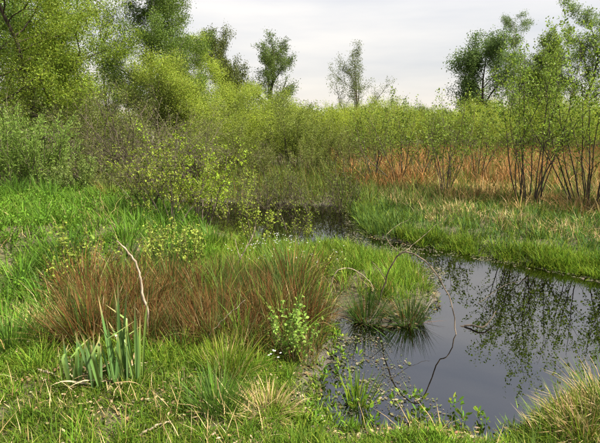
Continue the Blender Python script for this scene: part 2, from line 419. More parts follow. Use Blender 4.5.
YG = [(.26, .34, .035), (.22, .30, .035), (.32, .37, .05)]          # fresh spring yellow-green
MG = [(.10, .17, .022), (.13, .20, .03), (.08, .14, .02)]            # mid green
OL = [(.14, .17, .03), (.17, .20, .04), (.11, .14, .03)]             # olive
SV = [(.16, .25, .04), (.12, .20, .03), (.20, .28, .06)]             # silvery willow
DK = [(.06, .10, .018), (.08, .125, .02), (.05, .085, .02)]          # dark
TREES = 'woodland trees behind the marsh'
def T(name, label, u, Yd, vtop, spec, cols, n, **k):
    x = xu(u, Yd); z = onz(x, Yd); h = zv(vtop, Yd)-z; k.setdefault('tri', Yd > 11.9)
    return plant(name, label, k.pop('cat', 'tree'), (x, Yd, z), spec, h*k.pop('over', 1.0), cols, n, **k)

# ---- trees
LG = [(.17,.24,.02),(.13,.20,.02),(.22,.28,.03)]
T('willow_tree', 'broad yellow-green leafy tree at the left edge, overhanging the willow bushes', 50, 13.5, -60, 'round', LG, 75000, leaf=(0.06, 0.037), r0=.11, wide=1.75, seed=1, spread=0.14, bark=M_BARKD)
T('willow_tree', 'leafy tree cut off by the left frame edge behind the willow bushes', -20, 12, -50, 'round', LG, 45000, leaf=(0.05, 0.03), r0=.11, wide=1.6, seed=2, spread=0.14, bark=M_BARKD)
T('willow_tree', 'darker green tree filling the gap behind the broad yellow-green tree', 5, 17, -20, 'round', MG, 30000, leaf=(0.095, 0.062), r0=.12, wide=1.7, seed=13, spread=0.2, bark=M_BARKD)
T('birch_tree', 'tall drooping birch with dense dark green top, tallest in the picture', 150, 20, -75, 'birch', [(.11,.18,.025),(.085,.14,.02),(.13,.19,.03)], 70000, leaf=(0.068, 0.046), r0=.11, wide=1.35, seed=3, bark=M_BIRCH, spread=0.14)
T('birch_tree', 'drooping birch close behind the tallest birch, its crown merging with it', 176, 23, -20, 'birch', [(.12,.18,.025),(.10,.15,.02)], 36000, leaf=(0.075, 0.05), r0=.1, wide=1.3, seed=14, bark=M_BIRCH, spread=0.15)
T('birch_tree', 'thin open birch with sky showing through, beside the tall drooping birch', 108, 22, -40, 'birch', [(.14,.20,.03),(.11,.17,.025)], 17000, leaf=(0.065, 0.043), r0=.09, seed=4, bark=M_BIRCH, spread=0.1)
T('birch_tree', 'pale yellow-green birch with a pointed crown left of the two dark trees', 202, 25, 34, 'birch', YG, 34000, leaf=(0.06, 0.04), r0=.08, wide=1.4, seed=5, bark=M_BIRCH, spread=0.16)
T('alder_tree', 'slim tree with brownish green crown beside the dark-limbed tree', 236, 28, 36, 'vase', [(.11,.12,.03),(.085,.105,.025),(.10,.13,.03)], 30000, leaf=(0.085, 0.06), r0=.1, wide=.9, seed=6, bark=M_BARKD, spread=0.13)
T('alder_tree', 'open rounded tree with forking dark limbs and green leaves', 270, 29, 40, 'vase', [(.08,.12,.022),(.10,.145,.03)], 22000, leaf=(0.085, 0.06), r0=.16, wide=1.15, seed=7, bark=M_BARKD, spread=0.12, zmin=2.0)
T('aspen_tree', 'lone sparse tree with thin grey crown on the skyline', 352, 27, 52, 'vase', [(.12,.15,.05),(.15,.19,.06)], 9000, leaf=(0.07, 0.045), r0=.08, wide=1.0, seed=8, spread=0.1)
T('oak_tree', 'dense rounded dark green tree on the skyline', 488, 38, 46, 'vase', [(.11,.175,.045),(.13,.20,.05)], 30000, leaf=(0.14, 0.1), r0=.18, wide=1.35, seed=9, bark=M_BARKD, spread=0.28)
T('birch_tree', 'tall thin birch rising behind the dense dark skyline tree', 508, 43, 2, 'birch', [(.10,.15,.045),(.12,.17,.05)], 30000, leaf=(0.1, 0.07), r0=.12, wide=1.4, seed=10, bark=M_BIRCH, spread=0.14)
T('alder_tree', 'large loose-crowned tree at the right frame edge behind the tall sallow', 582, 33, 12, 'vase', [(.11,.165,.035),(.13,.19,.04)], 38000, leaf=(0.095, 0.065), r0=.15, wide=1.4, seed=11, bark=M_BARKD, spread=0.14)
T('alder_tree', 'slender green tree between the tall skyline birch and the right edge tree', 540, 30, 30, 'birch', [(.12,.17,.03),(.14,.2,.03)], 22000, leaf=(0.095, 0.065), r0=.1, seed=12, bark=M_BARKD, spread=0.12)
T('alder_tree', 'mid-green bushy tree low on the skyline between dark round tree and right edge', 530, 37, 56, 'vase', [(.10,.155,.03),(.12,.18,.035)], 26000, leaf=(.12, .085), r0=.14, wide=1.35, seed=19, bark=M_BARKD, spread=.2)

T('birch_tree', 'feathery light green birch between the broad left tree and the thin open birch', 76, 19, -10, 'birch', [(.17,.24,.025),(.14,.20,.025)], 30000, leaf=(.07, .047), r0=.1, seed=15, wide=1.5, bark=M_BIRCH, spread=.15)
T('birch_tree', 'young yellow-green birch in the dip between pointed birch and tallest birch', 192, 24, 52, 'birch', YG, 24000, leaf=(.06, .04), r0=.08, seed=16, wide=1.6, bark=M_BIRCH, spread=.16)
T('birch_tree', 'low bright yellow-green birch under the two dark-limbed skyline trees', 252, 24, 84, 'birch', YG, 18000, leaf=(.06, .04), r0=.06, seed=17, wide=2.0, bark=M_BIRCH, spread=.16)
T('birch_tree', 'low yellow-green birch at the right foot of the dark-limbed skyline tree', 288, 26, 90, 'birch', YG, 14000, leaf=(.06, .04), r0=.06, seed=18, wide=2.0, bark=M_BIRCH, spread=.16)

# ---- left thicket
T('sallow_tree', 'yellow-green bushy sallow on the slope right of the drooping birch', 192, 17, 64, 'round', YG, 40000, leaf=(0.05, 0.032), r0=.07, wide=1.6, seed=20, spread=0.16)
T('sallow_tree', 'tall yellow-green sallow filling the gap below the drooping birch', 148, 16, 64, 'round', [(.16,.20,.035),(.13,.17,.03)], 42000, leaf=(0.05, 0.032), r0=.07, wide=1.6, seed=21, spread=0.16)
T('sallow_tree', 'yellow-green sallow under the thin open birch', 100, 15.5, 62, 'round', [(.15,.20,.025),(.13,.18,.03)], 34000, leaf=(0.05, 0.032), r0=.07, wide=1.6, seed=27, spread=0.16)
T('sallow_tree', 'bright yellow-green sallow below the pointed birch', 224, 20, 84, 'round', YG, 26000, leaf=(0.055, 0.035), r0=.06, wide=1.6, seed=28, spread=0.16)
T('sallow_bush', 'dark twiggy grey-brown sallow thicket, almost leafless, below the birches', 124, 11.5, 68, 'twiggy', OL, 2600, leaf=(.045, .028), stems=14, lean=(5, 44), r0=.028, seed=22, cat='bush', bark=M_BARK, wood='stems', leafname='foliage')
T('sallow_bush', 'grey-brown twiggy sallow with olive leaves beside the darkest thicket', 164, 12.0, 78, 'twiggy', OL, 5000, leaf=(.045, .03), stems=14, lean=(5, 42), r0=.025, seed=23, cat='bush', bark=M_THICK, wood='stems', leafname='foliage')
T('sallow_bush', 'olive-leaved sallow under the yellow-green tree on the left', 78, 12.0, 88, 'twiggy', OL, 7500, leaf=(.05, .03), stems=14, lean=(5, 42), r0=.025, seed=24, cat='bush', bark=M_THICK, wood='stems', leafname='foliage')
T('sallow_bush', 'olive sallow bush behind the silvery willow bushes', 30, 11.2, 92, 'twiggy', OL+MG, 8000, leaf=(.05, .03), stems=14, lean=(5, 42), r0=.025, seed=29, cat='bush', bark=M_THICK, wood='stems', leafname='foliage')
T('sallow_bush', 'olive sallow bush sloping down towards the middle of the marsh', 200, 12.5, 104, 'twiggy', [(.15,.19,.03),(.18,.23,.035)], 6500, leaf=(.045, .03), stems=14, lean=(5, 40), r0=.02, seed=25, cat='bush', bark=M_THICK, wood='stems', leafname='foliage')
T('sallow_bush', 'bare brown twiggy bush in front of the sallow thicket, right of the low dark bush', 146, 10.4, 112, 'twiggy', OL, 1500, leaf=(.036, .022), stems=15, lean=(5, 48), r0=.018, seed=36, cat='bush', bark=M_BARK, wood='stems', leafname='foliage')
T('sallow_bush', 'low dark bush at the foot of the sallow thicket, over the back channel', 105, 9.3, 150, 'twiggy', OL, 2200, leaf=(.035, .022), stems=14, lean=(10, 55), r0=.014, seed=26, cat='bush', bark=M_BARK, wood='stems', leafname='foliage')
# ---- silvery willows at the left edge
WB = 'silvery willow bushes at the left edge'
T('willow_bush', 'silvery green willow bush with upright shoots at the left frame edge', 5, 8.6, 108, 'wand', SV, 9000, leaf=(.06, .016), stems=26, lean=(4, 32), r0=.014, seed=30, cat='bush', D_along=True, spread=.02, group=WB, wood='shoots', leafname='foliage', foot=.5, leaf_lv=[0, 1])
T('willow_bush', 'silvery green willow bush with fanned shoots above the lush grass', 42, 8.9, 112, 'wand', SV, 9000, leaf=(.06, .016), stems=26, lean=(4, 36), r0=.014, seed=31, cat='bush', D_along=True, spread=.02, group=WB, wood='shoots', leafname='foliage', foot=.5, leaf_lv=[0, 1])
T('willow_bush', 'low pale willow bush at the end of the lush grass bank', 78, 8.7, 152, 'wand', [(.18,.24,.05),(.14,.2,.05)], 4500, leaf=(.05, .018), stems=18, lean=(6, 42), r0=.01, seed=32, cat='bush', D_along=True, spread=.02, group=WB, wood='shoots', leafname='foliage', foot=.4, leaf_lv=[0, 1])

# ---- leafy sallows standing in the back channel (middle)
for u, vb, vt, sd0, lab in [(222, 226, 168, 33, 'bare twiggy bush over the back channel behind the lime-green sallow'), (276, 224, 176, 34, 'bare tangled bush standing in the back channel behind the white flowers'), (330, 222, 178, 35, 'bare low bush over the water where channel and pool meet')]:
    p = gp(u, vb); h = zv(vt, p[1])-p[2]
    plant('twiggy_bush', lab, 'bush', tuple(p), 'twiggy', h*1.0, OL, 420, leaf=(.032, .02), stems=11, lean=(8, 55), r0=.011, seed=sd0, group='bare bushes in the back channel', bark=M_BARK, wood='stems', leafname='foliage', foot=.3, spread=.015)
MB = 'young sallows standing in the back channel'
for i, (u, vb, vt, cols, n, st, lab) in enumerate([
    (172, 226, 134, YG, 1500, 8, 'bright-leaved young sallow at the end of the lush grass bank'),
    (203, 230, 118, [(.26,.36,.02),(.20,.30,.02)], 1700, 7, 'brightest lime-green young sallow in front of the thicket'),
    (236, 236, 158, YG, 1200, 7, 'lime-leaved young sallow right behind the white flowers'),
    (262, 222, 150, OL, 700, 9, 'brown-stemmed sallow standing in water behind the white flowers'),
    (288, 218, 148, OL, 700, 10, 'thin reddish-stemmed sallow in the middle of the back channel'),
    (318, 232, 160, [(.18,.24,.03),(.15,.20,.03)], 800, 8, 'sparse sallow at the far end of the grassy spit'),
    (342, 220, 146, OL, 750, 9, 'sparse brown-stemmed sallow where the back channel meets the pool'),
    (148, 214, 140, OL, 1300, 9, 'dull twiggy sallow against the dark thicket above the channel'),
    (300, 244, 196, YG, 420, 6, 'low leafy sallow sprouting on the grassy spit'),
    (256, 250, 196, YG, 420, 6, 'low pale sallow sprouting beside the white flowers')]):
    p = gp(u, vb); h = zv(vt, p[1])-p[2]
    plant('sallow_shrub', lab, 'shrub', tuple(p), 'shrub', h*.98, [tuple(np.array(c_)*.84) for c_ in cols], n, leaf=(.036, .022), stems=st, lean=(5, 34), r0=.009+.003*h, seed=40+i, group=MB, bark=M_BARK, wood='stems', leafname='foliage', spread=.02, fine=True)

# ---- second row behind the channel
SR = 'olive shrubs behind the back channel'
ORD = ['first', 'second', 'third', 'fourth', 'fifth', 'sixth', 'seventh', 'eighth', 'ninth', 'tenth']
for i, (u, Yd, vt, cols) in enumerate([(226, 13.5, 126, OL), (242, 17.5, 110, YG), (259, 13, 138, OL), (282, 15.5, 120, YG), (304, 18, 104, YG), (310, 13.5, 140, OL), (332, 15, 124, OL),
                                       (354, 14, 126, OL), (376, 16.5, 102, YG)]):
    T('marsh_shrub', 'brown-stemmed shrub in the thicket behind the back channel, %s from the left' % ORD[i], u, Yd, vt, 'shrub', cols, 3400, leaf=(.042, .027), stems=10, lean=(4, 34), r0=.012, seed=60+i,
      cat='shrub', group=SR, bark=M_TWIG, wood='stems', leafname='foliage', foot=.35, spread=.04, over=1.05)

# ---- mid shrubs on the far bank
for i, (u, vb, vt, st, n, lab) in enumerate([
    (398, 186, 92, 8, 1900, 'slim shrub with yellow-green tips at the end of the channel, above red-brown grass'),
    (420, 184, 96, 7, 1500, 'thin upright shrub between the slim shrub and the leaning-stemmed shrub'),
    (446, 196, 82, 8, 2300, 'leaning-stemmed yellow-green shrub in the middle of the far bank'),
    (478, 184, 92, 7, 1700, 'small yellow-green shrub left of the tall dark-stemmed sallow'),
    (374, 182, 94, 8, 1800, 'grey-stemmed shrub at the edge of the red-brown grass')]):
    p = gp(u, vb); h = zv(vt, p[1])-p[2]
    plant('birch_shrub', lab, 'shrub', tuple(p), 'shrub', h*1.03, [(.19,.26,.03),(.15,.22,.03)], n, leaf=(.05, .034), stems=st, lean=(3, 26), r0=.015, seed=80+i, group='slim shrubs on the far bank', wood='stems', leafname='foliage', spread=.03, zmin=.35*h)
# ---- the two tall sallows at the right
for i, (u, vb, vt, st, ln, lab) in enumerate([
    (530, 207, 24, 13, (3, 27), 'tall sallow with dark leaning stems on the far bank, mirrored in the pool'),
    (588, 209, 30, 14, (3, 26), 'tall many-stemmed sallow at the right frame edge on the far bank'),
    (640, 214, 40, 9, (3, 26), 'sallow partly outside the right frame edge')]):
    p = gp(u, vb); h = zv(vt, p[1])-p[2]
    plant('tall_sallow', lab, 'shrub', tuple(p), 'shrub', h*1.0, [(.17,.25,.03),(.20,.29,.03),(.13,.2,.03)], 5600, leaf=(.044, .029), stems=st, lean=ln, r0=.017, seed=90+i, group='tall sallows on the far bank', bark=M_BARKD, wood='stem', leafname='foliage', spread=.03, zmin=.34*h, sep=True, fine=True, foot=.3)

# ---- scrub field beyond: individuals copied from a few kinds
protos = []
for i in range(5):
    r_ = plant('scrub_birch', 'young yellow-green birch in the scrub field beyond the pond', 'shrub', (0, 0, 0), 'shrub', 2.9, [YG, [(.22,.29,.025),(.26,.32,.03)], [(.30,.35,.03),(.26,.33,.03)], [(.18,.26,.025),(.23,.30,.03)], [(.14,.18,.03),(.17,.21,.035)]][i], 9000,
               leaf=(.048, .032), stems=9, lean=(3, 30), r0=.02, seed=120+i, group='young birches of the scrub field', wood='stems', leafname='foliage', spread=.09, foot=.4, zmin=.4)
    protos.append(r_)
spots = []
tries = 0
while len(spots) < 150 and tries < 9000:
    tries += 1
    Yd = 14.5+42*RND.random()**1.15; u = RND.uniform(215, 690)
    if Yd < 18.5 and u > 385: continue
    x = xu(u, Yd)
    if any((x-a)**2+(Yd-b)**2 < (.75+.012*Yd)**2 for a, b in spots): continue
    spots.append((x, Yd))
for i, (x, y) in enumerate(spots):
    k = 4 if (x/y < .16 and y < 24 and RND.random() < .7) else i % 5
    o = protos[i] if i < 5 else copy_tree(protos[k])
    o.location = (x, y, onz(x, y)); s = RND.uniform(.62, .98)*(1+.004*y); o.scale = (s*1.1, s*1.1, s); o.rotation_euler.z = RND.uniform(0, 6.28)
# far-off wood line as one mass
g = Geo(); n = 60000
yy = rng.uniform(70, 110, n); xx = rng.uniform(-75, 110, n)
hh = .3+(2.6+3.0*vnoise(xx, yy, 6, 21)*vnoise(xx, yy, 17, 22))*rng.random(n)
leaves(g, np.stack([xx, yy, hh], 1), rng.uniform(.25, .5, n), rng.uniform(.2, .35, n), palette(n, YG+MG), tri=True)
tag(link('far_scrub', g.mesh('far_scrub'), M_LEAF), 'far belt of pale green scrub along the horizon', 'scrub', kind='stuff')

# ------------------------------------------------------------------ grasses (uncountable)
def scatter(n, poly=None, box=None, sdmin=.02, clump=None, seed=0):
    if poly is not None:
        P = np.array(W(poly)); x0, y0 = P.min(0); x1, y1 = P.max(0)
    else: x0, y0, x1, y1 = box
    X = []; tot = 0
    for _ in range(40):
        m_ = int((n-tot)*2.2)+50
        x = rng.uniform(x0, x1, m_); y = rng.uniform(y0, y1, m_)
        k = np.ones(m_, bool) if poly is None else inpoly(x, y, P)
        x, y = x[k], y[k]
        sd = sdist(x, y); k = sd > sdmin
        if clump: k &= rng.random(len(x)) < sstep(clump[0], clump[1], vnoise(x, y, clump[2], seed)*.65+vnoise(x, y, clump[2]*.37, seed+1)*.35)
        # keep beds thinner with distance
        x, y = x[k], y[k]; X.append(np.stack([x, y], 1)); tot += len(x)
        if tot >= n: break
    q_ = np.concatenate(X)[:n]
    z = terrain(q_[:, 0], q_[:, 1])
    return np.stack([q_[:, 0], q_[:, 1], z-.01], 1)
def turf(name, label, P, Lr, Wr, cols, lean=.35, bend=.8, nseg=2, mat=None, cat='grass', hs=.5, jit=.22, vary=.6):
    n = len(P)
    hmul = (1-hs)+2*hs*vnoise(P[:, 0], P[:, 1], vary, 31)
    Ls = rng.uniform(Lr[0], Lr[1], n)*hmul; Ws = rng.uniform(Wr[0], Wr[1], n)
    c = palette(n, cols, jit)*(.8+.4*vnoise(P[:, 0], P[:, 1], .45, 33)[:, None])
    g = Geo(); blades(g, P, Ls, Ws, np.abs(rng.normal(0, lean, n)), rng.uniform(.1, 1, n)*bend, c, nseg)
    return tag(link(name, g.mesh(name), mat or M_GRASS), label, cat, kind='stuff')
GB = [(.085, .18, .013), (.115, .225, .02), (.06, .135, .012)]
GY = [(.16, .235, .02), (.125, .20, .018), (.21, .26, .03)]
GD = [(.05, .10, .02), (.07, .13, .025), (.09, .15, .03)]
ST = [(.42, .31, .14), (.34, .24, .10), (.5, .40, .21)]
BR = [(.13, .056, .018), (.165, .078, .025), (.08, .042, .016), (.205, .12, .043)]
OR = [(.31, .15, .05), (.26, .12, .042), (.36, .22, .085)]

def tuft(P, k, rad):
    """each centre becomes k blades leaning outwards"""
    n = len(P); a = rng.random((n, k))*2*np.pi; r_ = rad*np.sqrt(rng.random((n, k)))*rng.uniform(.5, 1.3, (n, 1))
    Q = np.repeat(P[:, None], k, 1); Q[..., 0] += r_*np.cos(a); Q[..., 1] += r_*np.sin(a)
    hm = np.repeat(rng.uniform(.55, 1.3, (n, 1)), k, 1); tint = np.repeat(rng.uniform(.6, 1.35, (n, 1)), k, 1)
    return Q.reshape(-1, 3), (a+(rng.random((n, k))-.5)*1.6).ravel(), hm.ravel(), tint.ravel()
def tufts(name, label, P, k, rad, Lr, Wr, cols, lean=.3, bend=.9, nseg=3, mat=None, jit=.2):
    Q, az, hm, tint = tuft(P, k, rad); n = len(Q)
    Q[:, 2] = np.maximum(terrain(Q[:, 0], Q[:, 1]), -.03)-.01
    Ls = rng.uniform(Lr[0], Lr[1], n)*hm; Ws = rng.uniform(Wr[0], Wr[1], n)
    c = palette(n, cols, jit)*tint[:, None]*(.75+.5*vnoise(Q[:, 0], Q[:, 1], .5, 33)[:, None])
    g = Geo(); blades(g, Q, Ls, Ws, np.abs(rng.normal(0, lean, n)), rng.uniform(.1, 1, n)*bend, c, nseg, az)
    return tag(link(name, g.mesh(name), mat or M_GRASS), label, 'grass', kind='stuff')
left_bank = [(-90,180),(30,183),(90,186),(130,198),(170,212),(205,230),(222,246),(215,285),(150,290),(110,292),(66,300),(56,318),(20,335),(-120,350)]
tufts('bank_grass', 'lush bright green grass covering the left bank', scatter(4600, left_bank), 14, .06, (.10, .26), (.006, .013), GB+[(.12,.18,.02)], .45, 1.9, 2, jit=.3)
flakes_P = scatter(9000, left_bank, clump=(.4, .6, .5), seed=47); flakes_P[:, 2] += rng.uniform(.05, .2, len(flakes_P))
g = Geo(); leaves(g, flakes_P, rng.uniform(.02, .045, len(flakes_P)), rng.uniform(.014, .03, len(flakes_P)), palette(len(flakes_P), GB), up=.5)
tag(link('bank_herbs', g.mesh('bank_herbs'), M_GRASS), 'small-leaved green herbs woven through the lush left bank', 'herbs', kind='stuff')
turf('bank_straw', 'dead straw blades scattered through the lush left bank', scatter(1800, left_bank, clump=(.4, .7, .5), seed=48), (.12, .3), (.004, .007), ST, .7, 1.2, 2, M_DRY)
tufts('bank_grass_tufts', 'taller dark green grass tufts in the lush left bank', scatter(170, left_bank, clump=(.4, .65, .6), seed=45), 45, .09, (.22, .42), (.006, .01), GB+GD, .3, 1.2, 3)
fore = [(-60,318),(60,300),(130,345),(210,345),(330,345),(325,400),(345,428),(420,418),(500,443),(545,470),(300,520),(-90,520)]
tufts('foreground_grass', 'short fresh grass among dead leaves in the foreground', scatter(7600, fore, sdmin=.14, clump=(.18, .42, .25), seed=51), 12, .04, (.035, .11), (.003, .007), GB+GY, .55, 1.6, 2, jit=.3)
tufts('foreground_long_grass', 'longer arching grass tufts in the foreground', scatter(190, fore, sdmin=.35, clump=(.45, .65, .5), seed=52), 30, .06, (.10, .24), (.003, .006), GB+GY, .35, 1.3, 3)
turf('foreground_straw', 'dead straw-coloured grass blades lying in the foreground', scatter(1600, fore, clump=(.45, .7, .4), seed=53), (.06, .22), (.003, .006), ST, 1.1, .6, 2, M_DRY, hs=.3)
spit = [(196,240),(230,240),(300,250),(335,245),(362,252),(392,258),(420,270),(430,288),(424,300),(392,304),(350,304),(335,306),(300,300),(215,272)]
tufts('spit_grass', 'yellow-green grass on the spit between channel and pool', scatter(1350, spit, sdmin=-.08, clump=(.28, .5, .22), seed=56), 14, .055, (.07, .25), (.004, .009), GY+GB[:2], .4, 1.2, 2, jit=.3)
turf('spit_straw', 'dead straw blades in the grassy spit', scatter(900, spit, sdmin=-.04, clump=(.4, .7, .4), seed=57), (.12, .26), (.004, .007), ST+BR, .6, .9, 2, M_DRY)
midbank = [(60,300),(215,262),(300,300),(340,316),(334,345),(320,372),(200,352),(60,352)]
tufts('rush_bed_tufts', 'green grass tufts breaking up the brown rush band', scatter(20, midbank, sdmin=.1, clump=(.4, .65, .4), seed=58), 40, .08, (.25, .5), (.004, .008), GB+GD+GY, .35, 1.2, 3)
turf('rush_bed_undergrowth', 'mixed green and brown blades between the rush tussocks', scatter(14000, midbank, sdmin=.0), (.10, .32), (.003, .006), GD+BR+GB[:1]+ST[1:2], .5, .9, 2)
farbank = [(345,196),(350,225),(376,247),(398,247),(500,257),(560,268),(700,296),(760,300),(700,200),(560,188),(440,190),(385,186)]
tufts('far_bank_sedge', 'green sedge growing along the far bank of the pool', scatter(2700, farbank, sdmin=-.10), 14, .09, (.10, .26), (.008, .014), GD+GY+[(.08,.17,.04), (.10, .2, .05)], .4, 1.1, 2)
tufts('far_bank_fringe', 'bright yellow-green grass along the waterline of the far bank', scatter(1000, [(400,232),(440,238),(500,246),(560,255),(720,280),(720,306),(560,272),(500,262),(440,252),(398,247)], sdmin=-.12, clump=(.3, .6, .6), seed=59), 14, .08, (.08, .22), (.007, .012), GY+GB[:1], .45, 1.2, 2)
tufts('channel_mouth_sedge', 'dark green sedge at the corner of the back channel', scatter(170, [(356,208),(360,226),(370,240),(392,246),(392,228),(376,212)], sdmin=-.10), 14, .08, (.12, .3), (.007, .012), GD+GY[:1], .4, 1.1, 2)
tufts('far_bank_straw', 'pale dead grass mixed into the far bank', scatter(800, [(380,205),(440,225),(560,240),(740,260),(700,190),(560,176),(440,176),(372,190)], clump=(.35, .62, .7), seed=63), 12, .09, (.12, .30), (.008, .013), ST, .7, 1.2, 2, M_DRY)
strawbelt = [(372,192),(440,202),(520,212),(780,240),(740,170),(560,166),(430,168),(370,176)]
tufts('straw_belt', 'tawny flattened dead grass behind the far bank', scatter(2300, strawbelt, clump=(.1, .4, .8), seed=65), 12, .12, (.2, .48), (.010, .018), [(.36,.25,.10),(.30,.19,.075),(.42,.32,.15),(.28,.16,.06)], .7, 1.2, 2, M_DRY)
tufts('straw_belt_green', 'green blades pushing through the tawny dead grass', scatter(900, strawbelt, clump=(.3, .6, .6), seed=66), 10, .1, (.15, .38), (.010, .016), GD+GY, .5, 1.0, 2)
tufts('red_brown_grass', 'standing red-brown dead grass below the scrub', scatter(2900, box=(1.2, 10.8, 17, 24), clump=(.2, .55, 1.3), seed=67), 12, .16, (.28, .7), (.012, .022), OR, .42, 1.3, 2, M_DRY)
tufts('rust_belt_green', 'green blades mixed into the red-brown dead grass', scatter(1100, box=(1.2, 10.8, 17, 24), clump=(.35, .65, 1.0), seed=68), 10, .14, (.25, .6), (.012, .02), GY+OL, .4, 1.2, 2)
turf('marsh_grass', 'dull mixed grass under the thicket and scrub', scatter(40000, box=(-13, 8.6, 24, 30), clump=(.2, .5, 1.1), seed=69), (.25, .7), (.010, .02), GD+OL+[(.22,.16,.07)], .35, .9, 2)
tufts('channel_sedge', 'mixed green and brown sedge along the far side of the back channel', scatter(2000, [(100,206),(200,206),(300,210),(350,212),(360,224),(376,205),(380,172),(300,172),(200,172),(100,176)], sdmin=-.12), 14, .1, (.15, .45), (.008, .014), GD+OL+BR[:2]+GY, .4, 1.0, 2)
tufts('edge_plants', 'fringe of small green shoots in the mud of the near pool edge', scatter(330, [(300,430),(316,345),(335,314),(346,322),(337,352),(336,402),(350,416),(400,398),(450,415),(520,425),(555,400),(600,390),(640,470),(300,470)], sdmin=-.14, clump=(.35, .65, .2), seed=71), 12, .035, (.04, .12), (.005, .010), GY+GB, .5, 1.0, 2)
tufts('right_bank_grass', 'green grass around the straw tussock on the near right bank', scatter(1100, [(545,415),(590,396),(680,400),(900,430),(1000,600),(500,600),(525,440)], sdmin=-.02), 14, .05, (.07, .2), (.003, .006), GY+GD, .35, 1.1, 2)

# ------------------------------------------------------------------ rush and sedge tussocks, each a thing
def tussock(name, label, loc, h, rad, parts, group, seed, spreadang=.5, cat='rush'):
    """parts: (part name, colours, number, width, height factor, bend, material)"""
    root = empty(name, loc); tag(root, label, cat, group)
    for nm, cols, n, w, hf, bd, mat in parts:
        rr_ = rad*.55*np.sqrt(rng.random(n)); a = rng.random(n)*2*np.pi
        P = np.stack([rr_*np.cos(a), rr_*np.sin(a), np.full(n, -.03)], 1)
        az = a+(rng.random(n)-.5)*1.3
        ba = seed*2.4; lop = np.cos(az-ba)
        ln = np.abs(rng.normal(0, .1, n))+spreadang*rr_/(rad*.55)*rng.uniform(.5, 1.1, n)*(1+.45*lop) + (rng.random(n) < .1)*rng.uniform(.3, .9, n)
        P[:, :2] *= (1+.3*vnoise(np.cos(a)*2, np.sin(a)*2, .8, seed+50))[:, None]
        g = Geo(); blades(g, P, h*hf*rng.uniform(.5, 1.1, n)*(1+.12*lop), np.full(n, w)*rng.uniform(.7, 1.2, n), ln, rng.uniform(.0, 1, n)*bd, palette(n, cols), 3, az)
        link(nm, g.mesh(nm), mat, root)
    return root
BT = 'brown rush tussocks on the near bank'
protoB = []
for k, (nb, ng, ns) in enumerate([(330, 120, 60), (240, 220, 45), (150, 300, 40), (300, 60, 90), (90, 330, 20)]):
    protoB.append(tussock('rush_tussock', 'rush tussock', (0, 0, 0), .52, .27,
        [('dead_stems', BR, int(nb*.85), .006, 1.0, .45, M_DRY), ('green_stems', GD, int(ng*.75), .005, 1.08, .35, M_GRASS), ('tangled_stems', BR+ST[1:2], int(nb*.5)+40, .005, .85, 2.2, M_DRY), ('straw_stems', ST, ns, .005, .8, 1.5, M_DRY)], BT, k, .42))
rows = [('front', [(92,336),(114,330),(142,333),(176,337),(210,340),(244,338),(276,332),(304,326)], [0,3,0,1,0,1,3,1]),
        ('middle', [(88,316),(116,314),(150,318),(190,318),(222,316),(262,314),(292,308)], [0,3,0,3,1,0,1]),
        ('back', [(92,298),(126,294),(176,296),(206,300),(250,292),(288,292)], [3,0,1,0,4,2])]
seen = set()
kinds = ['brown rush tussock', 'brown and green rush tussock', 'mostly green rush tussock', 'tawny brown rush tussock', 'dark green rush tussock']
for rn, lst, ks in rows:
    for i, ((u, v), k) in enumerate(zip(lst, ks)):
        o = protoB[k] if k not in seen else copy_tree(protoB[k]); seen.add(k)
        o['label'] = '%s, %s from left in the %s row of rushes' % (kinds[k], ORD[i], rn)
        p = gp(u+RND.uniform(-7, 7), v+RND.uniform(-5, 5)); o.location = p; s = RND.choice([.7, .82, .95, 1.05, 1.18])*RND.uniform(.94, 1.06); o.scale = (s*1.1, s*1.1, s*RND.uniform(.8, 1.08)); o.rotation_euler = (RND.gauss(0, .16), RND.gauss(0, .16), RND.uniform(0, 6.28))
tussock('rush_clump', 'dark green rush clump standing in the pool at the spit end', gp(409, 319), .36, .2, [('stems', [(.04,.075,.018),(.055,.10,.022),(.07,.13,.025)], 250, .006, 1.0, .25, M_GRASS), ('dead_stems', BR, 90, .005, .8, .4, M_DRY)], 'green rush clumps in the water', 1, .95)
tussock('rush_clump', 'dark green rush clump at the foot of the arching branch', gp(366, 317), .40, .18, [('stems', [(.045,.085,.018),(.06,.12,.02),(.075,.15,.025)], 230, .006, 1.0, .25, M_GRASS), ('dead_stems', BR, 60, .005, .8, .4, M_DRY)], 'green rush clumps in the water', 2, .75)
tussock('sedge_clump', 'bright green upright sedge clump rooted in the mud shallows', gp(358, 406), .27, .10, [('blades', GY+GB, 80, .010, 1.0, .3, M_GRASS)], 'sedge clumps in the shallows', 3, .45, 'sedge')
tussock('sedge_clump', 'small green sedge sprout at the edge of the dark water', gp(413, 397), .12, .06, [('blades', GY+GB, 40, .007, 1.0, .4, M_GRASS)], 'sedge clumps in the shallows', 4, .6, 'sedge')
tussock('grass_clump', 'yellow-topped grass clump in the foreground in front of the rush band', gp(226, 372), .32, .20, [('blades', GY, 420, .006, 1.0, .6, M_GRASS), ('dead_blades', ST, 90, .005, 1.0, .6, M_DRY)], 'foreground grass clumps', 5, .5, 'grass')
tussock('grass_clump', 'dark green spiky rush clump in the foreground below the yellow-topped clump', gp(216, 408), .32, .17, [('blades', GD+GB[:1], 330, .006, 1.0, .3, M_GRASS)], 'foreground grass clumps', 6, .8, 'grass')
tussock('grass_clump', 'pale straw tuft on the ground beside the spiky foreground clump', gp(268, 412), .24, .20, [('dead_blades', ST, 240, .005, 1.0, 1.4, M_DRY), ('blades', GY, 220, .005, .9, .8, M_GRASS)], 'foreground grass clumps', 7, .9, 'grass')
